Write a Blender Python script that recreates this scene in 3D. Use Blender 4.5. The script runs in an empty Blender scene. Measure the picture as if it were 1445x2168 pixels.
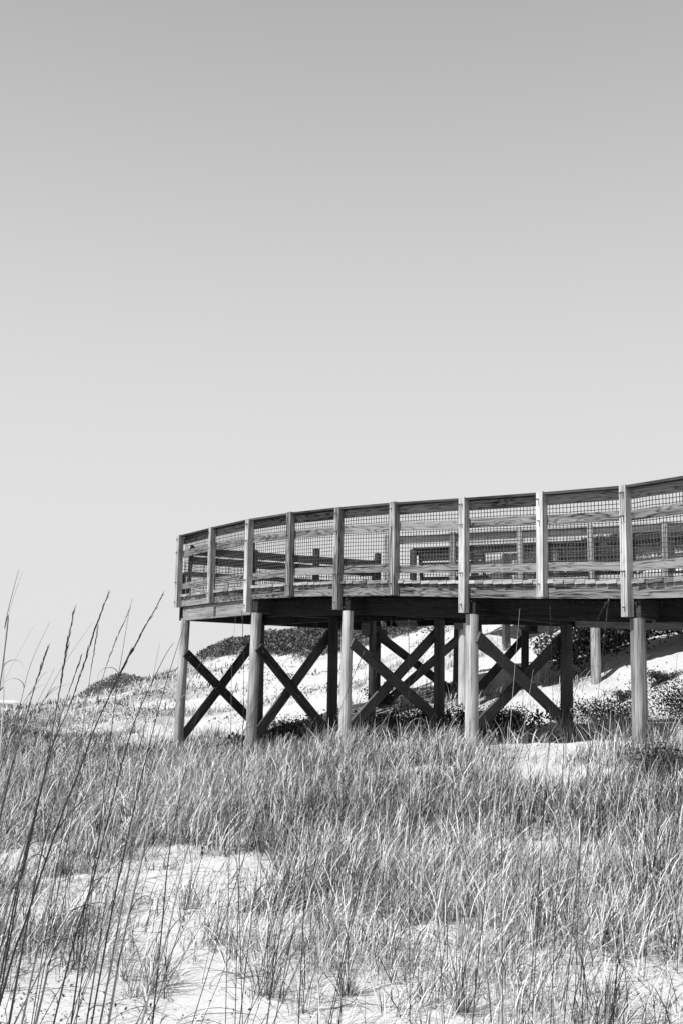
import bpy, bmesh, math, random
import numpy as np
from mathutils import Vector, Matrix

random.seed(7)
rng = np.random.default_rng(11)
scene = bpy.context.scene
COL = scene.collection
rad = math.radians

# ------------------------------------------------------------------ camera, sky, sun, exposure
EYE = 1.5
PITCH, ROLL = rad(9.97), rad(1.0)
fwd = Vector((0, math.cos(PITCH), math.sin(PITCH)))
r0 = Vector((1, 0, 0)); u0 = r0.cross(fwd)
right = r0 * math.cos(ROLL) + u0 * math.sin(ROLL)
up = -r0 * math.sin(ROLL) + u0 * math.cos(ROLL)
cd = bpy.data.cameras.new('camera')
cam = bpy.data.objects.new('camera', cd); COL.objects.link(cam)
cam.matrix_world = Matrix(((right.x, up.x, -fwd.x, 0), (right.y, up.y, -fwd.y, 0), (right.z, up.z, -fwd.z, EYE), (0, 0, 0, 1)))
cd.sensor_fit = 'VERTICAL'; cd.sensor_height = 36.0; cd.sensor_width = 24.0
cd.lens = 2400 / 2168 * 36.0
cd.clip_start = 0.05; cd.clip_end = 6000
scene.camera = cam

SUN_EL, SUN_AZ = rad(60), rad(236)          # azimuth clockwise from +Y: behind the camera, to the left
world = bpy.data.worlds.new('World'); scene.world = world
world.use_nodes = True
wn = world.node_tree.nodes; wl = world.node_tree.links
wn.clear()
sky = wn.new('ShaderNodeTexSky'); sky.sky_type = 'NISHITA'; sky.sun_disc = False
sky.sun_elevation = SUN_EL; sky.sun_rotation = SUN_AZ
sky.altitude = 0; sky.air_density = 1.0; sky.dust_density = 0.0; sky.ozone_density = 1.0
# black and white film: the sky as one grey channel, with the film's shoulder and toe
def wm(op, a, b=0.0):
    x = wn.new('ShaderNodeMath'); x.operation = op
    for v, s in ((a, x.inputs[0]), (b, x.inputs[1])):
        if isinstance(v, (int, float)): s.default_value = v
        else: wl.new(v, s)
    return x.outputs[0]
tc = wn.new('ShaderNodeTexCoord'); sv = wn.new('ShaderNodeSeparateXYZ'); cv = wn.new('ShaderNodeCombineXYZ')
wl.new(tc.outputs['Generated'], sv.inputs[0])          # an even sky: the same gradient from zenith to horizon all round
wl.new(wm('SQRT', wm('ADD', wm('MULTIPLY', sv.outputs[0], sv.outputs[0]), wm('MULTIPLY', sv.outputs[1], sv.outputs[1]))), cv.inputs[1])
wl.new(sv.outputs[2], cv.inputs[2]); wl.new(cv.outputs[0], sky.inputs[0])
sep = wn.new('ShaderNodeSeparateColor'); wl.new(sky.outputs[0], sep.inputs[0])
v = wm('MULTIPLY', sep.outputs[2], 1 / 3.06)
e = wm('POWER', 2.718, wm('MULTIPLY', wm('SUBTRACT', v, 1.0), -1 / .33))
f = wm('MAXIMUM', wm('SUBTRACT', 7.7, wm('MULTIPLY', e, 3.35)), 1.1)
bg = wn.new('ShaderNodeBackground'); bg.inputs['Strength'].default_value = 0.0595
wo = wn.new('ShaderNodeOutputWorld')
wl.new(f, bg.inputs['Color']); wl.new(bg.outputs[0], wo.inputs[0])

sl = bpy.data.lights.new('sun', 'SUN'); sl.energy = 5.0; sl.angle = rad(0.5); sl.color = (1, 1, 1)
sun = bpy.data.objects.new('sun', sl); COL.objects.link(sun)
sdir = Vector((math.sin(SUN_AZ) * math.cos(SUN_EL), math.cos(SUN_AZ) * math.cos(SUN_EL), math.sin(SUN_EL)))
sun.rotation_euler = sdir.to_track_quat('Z', 'Y').to_euler()

scene.view_settings.view_transform = 'Standard'
scene.view_settings.look = 'None'
scene.view_settings.exposure = 0.75
scene.view_settings.gamma = 1.0
scene.view_settings.use_curve_mapping = False
scene.cycles.max_bounces = 6
scene.cycles.diffuse_bounces = 3

# ------------------------------------------------------------------ helpers
def tag(o, label=None, cat=None, group=None, kind=None):
    if label: o['label'] = label
    if cat: o['category'] = cat
    if group: o['group'] = group
    if kind: o['kind'] = kind
    return o

def empty(name, loc, label=None, cat=None, group=None):
    o = bpy.data.objects.new(name, None); COL.objects.link(o)
    o.location = loc; o.empty_display_size = 0.1
    tag(o, label, cat, group)
    return o

class MB:
    """collects world-space polygons with uv (u along the grain) and builds one mesh"""
    def __init__(s):
        s.v = []; s.f = []; s.uv = []; s.tone = []
    def quad(s, pts, uvs, tone=0.0):
        b = len(s.v); s.v += [tuple(p) for p in pts]; s.f.append(tuple(range(b, b + len(pts)))); s.uv += uvs
        s.tone += [tone] * len(pts)
    def beam(s, p0, p1, side, wa, wb, tone=0.0, off=None, up=None):
        """box from p0 to p1 (centre line); side = direction of width wa; wb across the rest"""
        p0 = Vector(p0); p1 = Vector(p1); ax = (p1 - p0); L = ax.length; ax.normalize()
        side = Vector(side); side = (side - ax * side.dot(ax)).normalized()
        oth = ax.cross(side).normalized()
        if off is None: off = random.uniform(0, 40)
        a = side * wa / 2; b = oth * wb / 2
        c0 = [p0 - a - b, p0 + a - b, p0 + a + b, p0 - a + b]
        c1 = [p1 - a - b, p1 + a - b, p1 + a + b, p1 - a + b]
        cross = [0, wa, wa + wb, 2 * wa + wb, 2 * wa + 2 * wb]
        for k in range(4):
            j = (k + 1) % 4
            s.quad([c0[k], c1[k], c1[j], c0[j]][::-1], [(off, cross[k]), (off + L, cross[k]), (off + L, cross[k + 1]), (off, cross[k + 1])][::-1], tone)
        s.quad(c0, [(off, 0), (off + wa * .2, 0), (off + wa * .2, wb), (off, wb)], tone)
        s.quad(c1[::-1], [(off, 0), (off + wa * .2, 0), (off + wa * .2, wb), (off, wb)], tone)
    def tube(s, pts, radii, n=6, tone=0.0, caps=True):
        pts = [Vector(p) for p in pts]; off = random.uniform(0, 40)
        rings = []; L = 0
        for i, p in enumerate(pts):
            t = (pts[min(i + 1, len(pts) - 1)] - pts[max(i - 1, 0)]).normalized()
            ref = Vector((0, 1, 0)) if abs(t.y) < 0.9 else Vector((1, 0, 0))
            a = t.cross(ref).normalized(); b = t.cross(a).normalized()
            if i: L += (p - pts[i - 1]).length
            r = radii[i] if not isinstance(radii, (int, float)) else radii
            rings.append(([p + (a * math.cos(2 * math.pi * k / n) + b * math.sin(2 * math.pi * k / n)) * r for k in range(n)], L, r))
        for i in range(len(rings) - 1):
            (A, la, ra), (B, lb, rb) = rings[i], rings[i + 1]
            for k in range(n):
                j = (k + 1) % n; w = 2 * math.pi * max(ra, rb) / n
                s.quad([A[k], A[j], B[j], B[k]], [(off + la, k * w), (off + la, (k + 1) * w), (off + lb, (k + 1) * w), (off + lb, k * w)], tone)
        if caps:
            s.quad(rings[0][0][::-1], [(off, 0)] * n, tone); s.quad(rings[-1][0], [(off, 0)] * n, tone)
    def build(s, name, mat, parent=None, smooth=False, weld=False):
        me = bpy.data.meshes.new(name)
        o = bpy.data.objects.new(name, me); COL.objects.link(o)
        V = [Vector(p) for p in s.v]
        if parent is not None:
            base = parent_world(parent)
            V = [p - base for p in V]
        me.from_pydata([tuple(p) for p in V], [], s.f)
        uv = me.uv_layers.new(name='UVMap')
        uv.data.foreach_set('uv', np.array(s.uv, dtype=np.float32).ravel())
        at_ = me.attributes.new('tone', 'FLOAT', 'POINT'); at_.data.foreach_set('value', np.array(s.tone, dtype=np.float32))
        me.materials.append(mat)
        if weld:
            bm = bmesh.new(); bm.from_mesh(me); bmesh.ops.remove_doubles(bm, verts=bm.verts, dist=1e-5); bm.to_mesh(me); bm.free()
        if smooth: me.shade_smooth()
        me.update()
        if parent is not None: o.parent = parent
        return o

def parent_world(p):
    w = Vector(p.location)
    q = p.parent
    while q is not None:
        w += Vector(q.location); q = q.parent
    return w

def fast_mesh(name, V, F, mat, attrs=None, parent=None, uv=None):
    """V n x 3, F m x 4 (or m x 3) arrays"""
    me = bpy.data.meshes.new(name)
    V = np.asarray(V, dtype=np.float32)
    if parent is not None: V = V - np.array(parent_world(parent), dtype=np.float32)
    F = np.asarray(F, dtype=np.int32); k = F.shape[1]
    me.vertices.add(len(V)); me.vertices.foreach_set('co', V.ravel())
    me.loops.add(F.size); me.loops.foreach_set('vertex_index', F.ravel())
    me.polygons.add(len(F)); me.polygons.foreach_set('loop_start', np.arange(0, F.size, k, dtype=np.int32))
    me.polygons.foreach_set('loop_total', np.full(len(F), k, dtype=np.int32))
    me.update(calc_edges=True)
    for n_, a in (attrs or {}).items():
        at_ = me.attributes.new(n_, 'FLOAT', 'POINT'); at_.data.foreach_set('value', np.asarray(a, dtype=np.float32))
    me.materials.append(mat)
    o = bpy.data.objects.new(name, me); COL.objects.link(o)
    if parent is not None: o.parent = parent
    return o

# ------------------------------------------------------------------ materials
class NT:
    def __init__(s, name):
        s.m = bpy.data.materials.new(name); s.m.use_nodes = True
        s.t = s.m.node_tree; s.t.nodes.clear()
        s.out = s.n('ShaderNodeOutputMaterial')
    def n(s, typ, **kw):
        x = s.t.nodes.new(typ)
        for k, v in kw.items(): setattr(x, k, v)
        return x
    def l(s, a, b): s.t.links.new(a, b)
    def val(s, x, sock):
        if isinstance(x, (int, float)): sock.default_value = x
        else: s.l(x, sock)
    def math(s, op, a, b=0.0, c=None, clamp=False):
        x = s.n('ShaderNodeMath', operation=op); x.use_clamp = clamp
        s.val(a, x.inputs[0]); s.val(b, x.inputs[1])
        if c is not None: s.val(c, x.inputs[2])
        return x.outputs[0]
    def mix(s, f, a, b):
        return s.math('ADD', s.math('MULTIPLY', s.math('SUBTRACT', 1.0, f), a), s.math('MULTIPLY', f, b))
    def noise(s, vec, scale, detail=3, rough=.55, out=0):
        x = s.n('ShaderNodeTexNoise'); x.inputs['Scale'].default_value = scale
        x.inputs['Detail'].default_value = detail; x.inputs['Roughness'].default_value = rough
        if vec is not None: s.l(vec, x.inputs['Vector'])
        return x.outputs[out]
    def mapr(s, v, a, b, c=0.0, d=1.0, smooth=True):
        x = s.n('ShaderNodeMapRange'); x.interpolation_type = 'SMOOTHSTEP' if smooth else 'LINEAR'
        s.val(v, x.inputs['Value'])
        for k, q in zip(('From Min', 'From Max', 'To Min', 'To Max'), (a, b, c, d)): x.inputs[k].default_value = q
        return x.outputs[0]
    def attr(s, name): return s.n('ShaderNodeAttribute', attribute_name=name).outputs['Fac']
    def grey(s, v):
        x = s.n('ShaderNodeCombineColor')
        for i in range(3): s.val(v, x.inputs[i])
        return x.outputs[0]
    def bump(s, h, strength, dist):
        x = s.n('ShaderNodeBump'); x.inputs['Strength'].default_value = strength; x.inputs['Distance'].default_value = dist
        s.l(h, x.inputs['Height']); return x.outputs[0]
    def finish(s, col, rough=.85, normal=None, spec=.2):
        p = s.n('ShaderNodeBsdfPrincipled'); s.l(s.grey(col), p.inputs['Base Color'])
        s.val(rough, p.inputs['Roughness']); p.inputs['Specular IOR Level'].default_value = spec
        if normal is not None: s.l(normal, p.inputs['Normal'])
        s.l(p.outputs[0], s.out.inputs[0]); return s.m

def wood(name, lo, hi, ring=14.0, ringamt=.6, fibre=.5, knots=.5, stretch=7.0):
    t = NT(name)
    uv = t.n('ShaderNodeUVMap'); info = t.n('ShaderNodeObjectInfo')
    sx = t.n('ShaderNodeSeparateXYZ'); t.l(uv.outputs[0], sx.inputs[0])
    u, v = sx.outputs[0], sx.outputs[1]
    rnd = t.math('MULTIPLY', info.outputs['Random'], 53.0)
    def vec(a, b, add=0.0):
        c = t.n('ShaderNodeCombineXYZ'); t.l(t.math('MULTIPLY', u, a), c.inputs[0]); t.l(t.math('MULTIPLY', v, b), c.inputs[1])
        t.l(t.math('ADD', rnd, add), c.inputs[2]); return c.outputs[0]
    warp = t.noise(vec(.9, stretch), 1.0, 2, .45)
    vor = t.n('ShaderNodeTexVoronoi'); vor.feature = 'F1'; vor.inputs['Scale'].default_value = 1.0
    t.l(vec(1.5, 5.0, 7.0), vor.inputs['Vector'])
    knot = t.mapr(vor.outputs['Distance'], .02, .30, 1.0, 0.0)
    field = t.math('ADD', warp, t.math('MULTIPLY', knot, .22 * knots))
    rings = t.math('ABSOLUTE', t.math('SINE', t.math('MULTIPLY', field, ring * math.pi)))
    rings = t.math('POWER', rings, .6)
    fib = t.noise(vec(3.0, 150.0, 3.0), 1.0, 3, .6)
    fib2 = t.noise(vec(1.2, 38.0, 13.0), 1.0, 2, .6)
    blot = t.noise(vec(1.0, 4.0, 21.0), 1.0, 3, .6)
    f = t.math('ADD', t.math('MULTIPLY', rings, ringamt), t.math('MULTIPLY', t.math('SUBTRACT', t.math('ADD', fib, fib2), 1.0), fibre * 1.6))
    f = t.math('ADD', f, t.math('MULTIPLY', t.math('SUBTRACT', blot, .5), 1.5))
    f = t.math('ADD', f, t.math('SUBTRACT', (1 - ringamt) * .5, 0.0))
    f = t.math('ADD', f, t.math('MULTIPLY', t.math('SUBTRACT', info.outputs['Random'], .5), .75))
    f = t.math('ADD', f, t.attr('tone'))
    kd = t.mapr(vor.outputs['Distance'], .03, .10, .55, 0.0)
    f = t.math('SUBTRACT', f, t.math('MULTIPLY', kd, knots))
    crack = t.mapr(t.noise(vec(.7, 60.0, 31.0), 1.0, 2, .5), .60, .68, 0.0, .6)
    f = t.math('SUBTRACT', f, crack, clamp=False)
    f = t.math('MINIMUM', t.math('MAXIMUM', f, -.12), 1.2)
    col = t.math('MAXIMUM', t.math('ADD', lo, t.math('MULTIPLY', f, hi - lo)), .007)
    h = t.math('SUBTRACT', t.math('ADD', t.math('MULTIPLY', rings, .5), fib), crack)
    return t.finish(col, .9, t.bump(h, .55, .004), .15)

M_POST = wood('post_wood', .09, .46, 9, .35, 1.1, .6, 5)
M_BOARD = wood('board_wood', .007, .21, 13, .85, 1.15, 1.2)
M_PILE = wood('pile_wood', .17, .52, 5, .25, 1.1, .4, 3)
M_DARK = wood('dark_timber', .008, .03, 12, .5, .6, .5)  # deck underside: deep shade is put into the near-black colour
M_PILE_SHADE = wood('shaded_pile_wood', .02, .07, 5, .3, .8, .3, 3)  # back piles: pile wood with their shade put into the colour
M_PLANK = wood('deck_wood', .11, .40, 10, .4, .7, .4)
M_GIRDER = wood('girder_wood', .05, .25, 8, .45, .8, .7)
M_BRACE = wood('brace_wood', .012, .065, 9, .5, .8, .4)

def metal():
    t = NT('wire'); nz = t.noise(t.n('ShaderNodeTexCoord').outputs['Object'], 40, 2)
    return t.finish(t.mapr(nz, .3, .7, .03, .09), .6, None, .4)
M_WIRE = metal()

def sand():
    t = NT('dune_sand'); g = t.n('ShaderNodeNewGeometry').outputs['Position']
    n1 = t.noise(g, 1.1, 4); n2 = t.noise(g, 9, 5, .65); n3 = t.noise(g, 160, 2)
    c = t.math('ADD', .365, t.math('MULTIPLY', t.math('SUBTRACT', n1, .5), .16))
    c = t.math('ADD', c, t.math('MULTIPLY', t.math('SUBTRACT', n2, .5), .12))
    lit = t.attr('litter')
    lm = t.math('MULTIPLY', lit, t.mapr(t.math('ADD', t.math('MULTIPLY', n2, .6), t.math('MULTIPLY', t.noise(g, 45, 3), .5)), .38, .66))
    c = t.mix(lm, c, .045)
    h = t.math('ADD', t.math('MULTIPLY', n2, 1.0), t.math('MULTIPLY', n3, .08))
    return t.finish(c, 1.0, t.bump(h, .7, .06), .05)
M_SAND = sand()

def plant(name, lo, hi, transl=.3):
    t = NT(name)
    tone = t.attr('tone')
    c = t.grey(t.math('ADD', lo, t.math('MULTIPLY', tone, hi - lo)))
    d = t.n('ShaderNodeBsdfPrincipled'); t.l(c, d.inputs['Base Color']); d.inputs['Roughness'].default_value = .6
    d.inputs['Specular IOR Level'].default_value = .3
    tr = t.n('ShaderNodeBsdfTranslucent'); t.l(c, tr.inputs['Color'])
    mx = t.n('ShaderNodeMixShader'); mx.inputs[0].default_value = transl
    t.l(d.outputs[0], mx.inputs[1]); t.l(tr.outputs[0], mx.inputs[2]); t.l(mx.outputs[0], t.out.inputs[0])
    return t.m
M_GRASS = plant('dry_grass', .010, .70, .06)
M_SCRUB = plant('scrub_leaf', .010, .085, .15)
M_CREST = plant('crest_leaf', .014, .17, .15)
M_PALE = plant('dune_plant_leaf', .05, .26, .2)
M_STALK = plant('sea_oat_straw', .016, .34, .1)
M_LITTER = plant('dead_leaf', .015, .09, .1)

# ------------------------------------------------------------------ terrain
CTRL = [(0.04, 5.8, 0.02), (-1.46, 5.8, -0.01), (1.59, 5.8, 0.08), (0.04, 8.2, 0.23), (-1.7, 8.4, 0.17), (1.71, 7.9, 0.3), (0.05, 11.2, 0.46), (-2.43, 11.8, 0.36), (2.31, 10.6, 0.55), (1.54, 13.2, 0.87), (3.3, 11.8, 0.97), (-0.94, 15.2, 0.67), (-2.68, 16.0, 0.59), (-4.25, 16.0, 0.7), (-2.68, 20.2, 0.81), (-1.36, 17.9, 0.78), (0.13, 16.3, 1.0), (1.69, 14.5, 1.04), (3.31, 12.7, 1.09), (3.83, 10.6, 1.06), (-0.17, 19.1, 0.93), (1.45, 17.7, 1.25), (3.19, 16.2, 1.3), (-1.45, 21.0, 1.02), (0.62, 20.0, 1.4), (2.13, 20.0, 1.68), (4.28, 19.0, 2.06), (3.53, 21.6, 2.39), (5.28, 18.7, 2.45), (4.8, 17.0, 1.82), (4.16, 14.8, 1.34), (6.53, 23.0, 3.56), (4.61, 24.0, 3.16), (2.93, 25.0, 2.94), (7.95, 30.0, 6.07), (5.59, 31.0, 5.78), (10.87, 33.0, 6.95), (3.75, 32.0, 4.67), (-1.96, 40.0, 4.08), (-0.29, 39.0, 4.14), (0.98, 38.0, 4.05), (-4.13, 42.0, 3.83), (-5.37, 43.0, 3.3), (-6.1, 43.0, 2.54), (-6.82, 43.0, 2.01), (2.42, 36.0, 3.98), (-1.39, 29.0, 2.13), (-3.12, 32.0, 2.3), (-0.74, 24.0, 1.5), (1.0, 29.0, 2.77), (-3.39, 28.0, 1.51), (-6.03, 24.0, .95), (-4.95, 26.0, 1.21), (-12.08, 45.0, .6), (-10.53, 48.0, .72), (-11.02, 58.0, 2.81), (-12.1, 57.0, 2.3), (-12.99, 57.0, 1.6), (-9.69, 58.0, 2.53), (-8.43, 56.0, 1.7), (-9.93, 52.0, 1.56), (-15.64, 62.0, .65)]
PATCHES = [(-1.02, 8.04, 0.57, 1.87, 0.85), (-2.08, 8.16, 0.37, 0.7, 0.8), (-0.59, 6.35, 0.32, 0.57, 0.9), (-1.22, 6.18, 0.39, 0.49, 0.7), (1.43, 6.29, 0.34, 0.36, 0.95), (1.72, 6.12, 0.15, 0.34, 0.8), (0.63, 7.13, 0.21, 0.42, 0.7), (-0.2, 7.52, 0.19, 0.45, 0.7), (1.15, 12.95, 0.8, 0.42, 0.72), (2.11, 12.47, 0.36, 0.3, 0.9), (2.56, 12.18, 0.3, 0.19, 0.7), (-1.15, 9.27, 0.31, 0.43, 0.7), (0.95, 8.1, 0.17, 0.31, 0.7), (-0.59, 8.84, 0.22, 0.72, 0.8), (-2.71, 9.8, 0.2, 0.66, 0.8), (0.94, 5.87, 0.15, 0.21, 0.6), (0.16, 7.7, 0.13, 0.24, 0.6), (-0.07, 13.7, 0.34, 0.27, 0.5)]
STALKS = [
 (0,2.0,[(-0.53,1.397,-0.11),(-0.881,3.0,1.583),(-0.918,3.125,1.715),(-0.926,3.25,1.886)]),
 (0,2.2,[(-0.74,2.489,-0.11),(-0.901,3.1,1.367),(-0.93,3.183,1.569),(-0.953,3.267,1.746),(-0.942,3.35,1.894)]),
 (0,1.6,[(-1.886,4.095,-0.02),(-1.6,5.5,1.619),(-1.532,5.75,1.911)]),
 (0,1.6,[(-1.417,3.887,-0.08),(-1.289,4.5,1.308),(-1.266,4.583,1.496),(-1.256,4.667,1.664),(-1.211,4.75,1.844)]),
 (1,2.8,[(-0.985,2.676,-0.11),(-0.918,3.2,1.193),(-0.907,3.263,1.348),(-0.91,3.325,1.412),(-0.895,3.388,1.554),(-0.879,3.45,1.677)]),
 (0,1.5,[(-2.029,4.155,0.01),(-1.657,6.0,1.486),(-1.589,6.25,1.686)]),
 (0,1.6,[(-1.43,3.79,-0.074),(-1.294,4.6,1.231),(-1.266,4.725,1.432),(-1.202,4.85,1.658)]),
 (0,1.5,[(-1.642,4.378,-0.05),(-1.371,5.0,1.287),(-1.323,5.083,1.467),(-1.245,5.167,1.678),(-1.14,5.25,1.884)]),
 (2,3.2,[(-0.894,2.839,-0.11),(-0.816,3.0,0.907),(-0.792,3.036,1.133),(-0.771,3.071,1.322),(-0.768,3.107,1.419),(-0.768,3.143,1.489),(-0.765,3.179,1.591),(-0.763,3.214,1.691),(-0.758,3.25,1.779)]),
 (2,3.2,[(-0.853,2.601,-0.11),(-0.769,2.8,0.936),(-0.749,2.836,1.124),(-0.72,2.871,1.333),(-0.707,2.907,1.424),(-0.689,2.943,1.49),(-0.669,2.979,1.586),(-0.643,3.014,1.713),(-0.623,3.05,1.805)]),
 (1,2.0,[(-1.119,3.368,-0.11),(-1.01,4.0,1.236),(-0.991,4.083,1.414),(-0.988,4.167,1.51),(-0.956,4.25,1.689)]),
 (1,1.8,[(-1.024,3.856,-0.11),(-0.954,4.0,0.864),(-0.922,4.05,1.203),(-0.904,4.1,1.415),(-0.906,4.15,1.531),(-0.902,4.2,1.683),(-0.901,4.25,1.795)]),
 (0,1.5,[(-0.898,4.057,-0.08),(-0.881,4.5,1.387),(-0.878,4.562,1.594),(-0.875,4.625,1.728),(-0.868,4.688,1.894),(-0.867,4.75,1.953)]),
 (1,1.6,[(-1.057,3.981,-0.098),(-0.962,4.2,0.995),(-0.925,4.263,1.306),(-0.912,4.325,1.46),(-0.891,4.388,1.652),(-0.824,4.45,1.878)]),
 (2,4.0,[(-0.873,2.368,-0.11),(-0.719,2.6,0.865),(-0.688,2.636,1.015),(-0.627,2.671,1.251),(-0.602,2.707,1.344),(-0.57,2.743,1.466),(-0.533,2.779,1.57),(-0.505,2.814,1.647),(-0.443,2.85,1.785)]),
 (3,2.4,[(-0.898,3.265,-0.11),(-0.758,3.4,0.755),(-0.701,3.442,1.021),(-0.645,3.483,1.33),(-0.619,3.525,1.459),(-0.596,3.567,1.537),(-0.552,3.608,1.655),(-0.529,3.65,1.707)]),
 (0,2.4,[(-0.723,3.117,-0.11),(-0.639,3.3,0.791),(-0.601,3.362,1.098),(-0.564,3.425,1.35),(-0.529,3.487,1.551),(-0.482,3.55,1.763)]),
 (0,1.5,[(-0.995,4.176,-0.038),(-0.898,5.2,1.271),(-0.888,5.283,1.378),(-0.876,5.367,1.576),(-0.857,5.45,1.807)]),
 (0,2.6,[(-0.697,3.012,-0.11),(-0.605,3.4,0.963),(-0.579,3.483,1.193),(-0.565,3.567,1.344),(-0.559,3.65,1.44)]),
 (0,1.5,[(-1.006,4.045,-0.062),(-0.732,4.8,1.344),(-0.692,4.883,1.5),(-0.643,4.967,1.612),(-0.584,5.05,1.749)]),
 (0,2.8,[(-0.568,2.315,-0.11),(-0.532,3.0,0.901),(-0.528,3.062,0.993),(-0.504,3.125,1.176),(-0.475,3.188,1.35),(-0.46,3.25,1.456)]),
 (0,1.6,[(-0.383,4.381,-0.074),(-0.414,4.6,0.957),(-0.43,4.683,1.349),(-0.444,4.767,1.667),(-0.443,4.85,1.896)]),
 (1,1.6,[(-0.365,4.55,-0.05),(-0.408,5.0,1.304),(-0.425,5.125,1.68),(-0.45,5.25,1.942)]),
 (0,1.5,[(-0.81,4.889,-0.02),(-0.514,5.5,1.196),(-0.433,5.625,1.444),(-0.287,5.75,1.731)]),
 (0,1.8,[(-0.62,3.947,-0.08),(-0.335,4.5,0.988),(-0.249,4.625,1.229),(-0.196,4.75,1.374)]),
 (0,3.4,[(-0.265,3.322,-0.11),(-0.183,3.6,0.678),(-0.15,3.683,0.914),(-0.126,3.767,1.012),(-0.054,3.85,1.353)]),
 (0,2.2,[(-0.123,3.88,-0.098),(-0.111,4.2,0.688),(-0.104,4.325,0.994),(-0.093,4.45,1.33)]),
 (0,2,[(-0.33,4.722,-0.05),(-0.4,5.0,0.657),(-0.441,5.125,0.975),(-0.478,5.25,1.293)]),
 (3,1.8,[(-0.09,4.64,-0.05),(0.178,5.0,1.155),(0.261,5.083,1.434),(0.347,5.167,1.655),(0.449,5.25,1.886)]),
 (0,1.8,[(-0.058,4.978,-0.014),(0.211,5.6,1.114),(0.283,5.725,1.341),(0.348,5.85,1.532)]),
 (0,1.6,[(-0.33,5.14,-0.002),(0.183,5.8,1.123),(0.312,5.925,1.336),(0.4,6.05,1.46)]),
 (1,1.4,[(0.305,4.703,-0.038),(0.322,5.2,1.205),(0.327,5.325,1.518),(0.33,5.45,1.934)]),
 (0,1.4,[(0.021,5.416,0.022),(0.144,6.2,1.169),(0.17,6.325,1.352),(0.22,6.45,1.676)]),
 (0,1.4,[(0.153,5.607,0.022),(0.132,6.2,1.12),(0.126,6.325,1.351),(0.107,6.45,1.738)]),
 (1,1.8,[(-0.284,4.653,-0.038),(-0.057,5.2,1.226),(0.013,5.325,1.515),(0.117,5.45,1.775)]),
 (0,1.4,[(0.681,4.838,-0.026),(0.761,5.4,1.095),(0.785,5.525,1.344),(0.81,5.65,1.914)]),
 (0,1.5,[(0.498,4.449,-0.062),(0.667,4.8,1.102),(0.72,4.883,1.378),(0.753,4.967,1.593),(0.8,5.05,1.964)]),
 (1,1.5,[(0.847,5.207,-0.02),(0.976,5.5,1.091),(1.025,5.583,1.407),(1.057,5.667,1.6),(1.065,5.75,2.052)]),
 (1,1.7,[(0.844,4.791,-0.038),(1.007,5.2,1.217),(1.051,5.283,1.473),(1.212,5.367,1.925),(1.283,5.45,2.039)]),
 (1,1.7,[(0.823,4.53,-0.05),(1.079,5.0,1.293),(1.14,5.083,1.532),(1.199,5.167,1.826),(1.247,5.25,2.048)]),
 (0,1.5,[(0.858,5.377,-0.002),(1.045,5.8,1.183),(1.119,5.925,1.533),(1.219,6.05,1.817)]),
 (0,1.4,[(1.599,6.226,0.04),(1.816,6.5,1.156),(1.904,6.583,1.495),(1.973,6.667,1.838),(2.026,6.75,2.013)]),
 (0,1.5,[(0.735,5.629,0.022),(0.951,6.2,1.159),(1.014,6.325,1.407),(1.096,6.45,1.755)]),
 (0,2.4,[(0.593,3.705,-0.11),(0.698,4.0,0.56),(0.757,4.125,0.843),(0.845,4.25,1.439)]),
 (0,2.0,[(0.613,4.249,-0.074),(0.753,4.6,0.8),(0.819,4.725,1.111),(0.886,4.85,1.363)]),
 (0,2.6,[(0.539,3.689,-0.098),(0.634,4.2,0.543),(0.665,4.325,0.699),(0.714,4.45,1.196)]),
 (0,2.2,[(0.485,4.554,-0.05),(0.643,5.0,0.832),(0.702,5.125,1.079),(0.757,5.25,1.306)]),
 (0,1.8,[(0.406,4.038,-0.098),(0.386,4.2,0.476),(0.365,4.325,0.919),(0.347,4.45,1.338)]),
 (0,1.8,[(0.911,4.641,-0.05),(1.033,5.0,0.819),(1.09,5.125,1.122),(1.15,5.25,1.39)]),
 (0,1.5,[(0.316,4.059,-0.086),(0.862,4.4,0.69),(1.128,4.525,0.974),(1.383,4.65,1.218)]),
 (0,2.6,[(-0.622,2.704,-0.11),(-0.474,3.0,0.725),(-0.433,3.062,0.902),(-0.406,3.125,1.069),(-0.375,3.188,1.222),(-0.336,3.25,1.371)]),
 (0,2.2,[(-0.505,3.085,-0.11),(-0.494,3.4,0.836),(-0.49,3.483,1.086),(-0.462,3.567,1.329),(-0.442,3.65,1.501)]),
 (0,2.8,[(-0.543,2.236,-0.11),(-0.501,2.7,0.802),(-0.491,2.783,0.965),(-0.452,2.867,1.225),(-0.442,2.95,1.357)]),
 (0,3.0,[(-0.718,2.205,-0.11),(-0.723,2.7,0.798),(-0.724,2.783,0.951),(-0.714,2.867,1.154),(-0.698,2.95,1.33)]),
 (0,2.4,[(-0.829,2.205,-0.11),(-0.813,2.9,0.947),(-0.81,2.983,1.073),(-0.793,3.067,1.205),(-0.764,3.15,1.409)]),
 (0,2.6,[(-0.715,2.144,-0.11),(-0.71,2.8,0.836),(-0.708,2.925,1.016),(-0.687,3.05,1.154)]),
 (0,2.2,[(-0.825,2.574,-0.11),(-0.738,3.0,0.722),(-0.716,3.083,0.885),(-0.561,3.167,1.15),(-0.468,3.25,1.373)]),
 (0,2.4,[(-0.559,2.141,-0.11),(-0.638,3.2,0.791),(-0.65,3.325,0.898),(-0.655,3.45,1.024)]),
 (0,2.2,[(-1.054,2.284,-0.11),(-0.791,3.3,0.816),(-0.747,3.425,0.93),(-0.691,3.55,1.065)]),
 (0,2.0,[(-0.324,3.426,-0.11),(-0.28,3.9,0.728),(-0.265,4.025,0.949),(-0.255,4.15,1.174)]),
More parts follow.
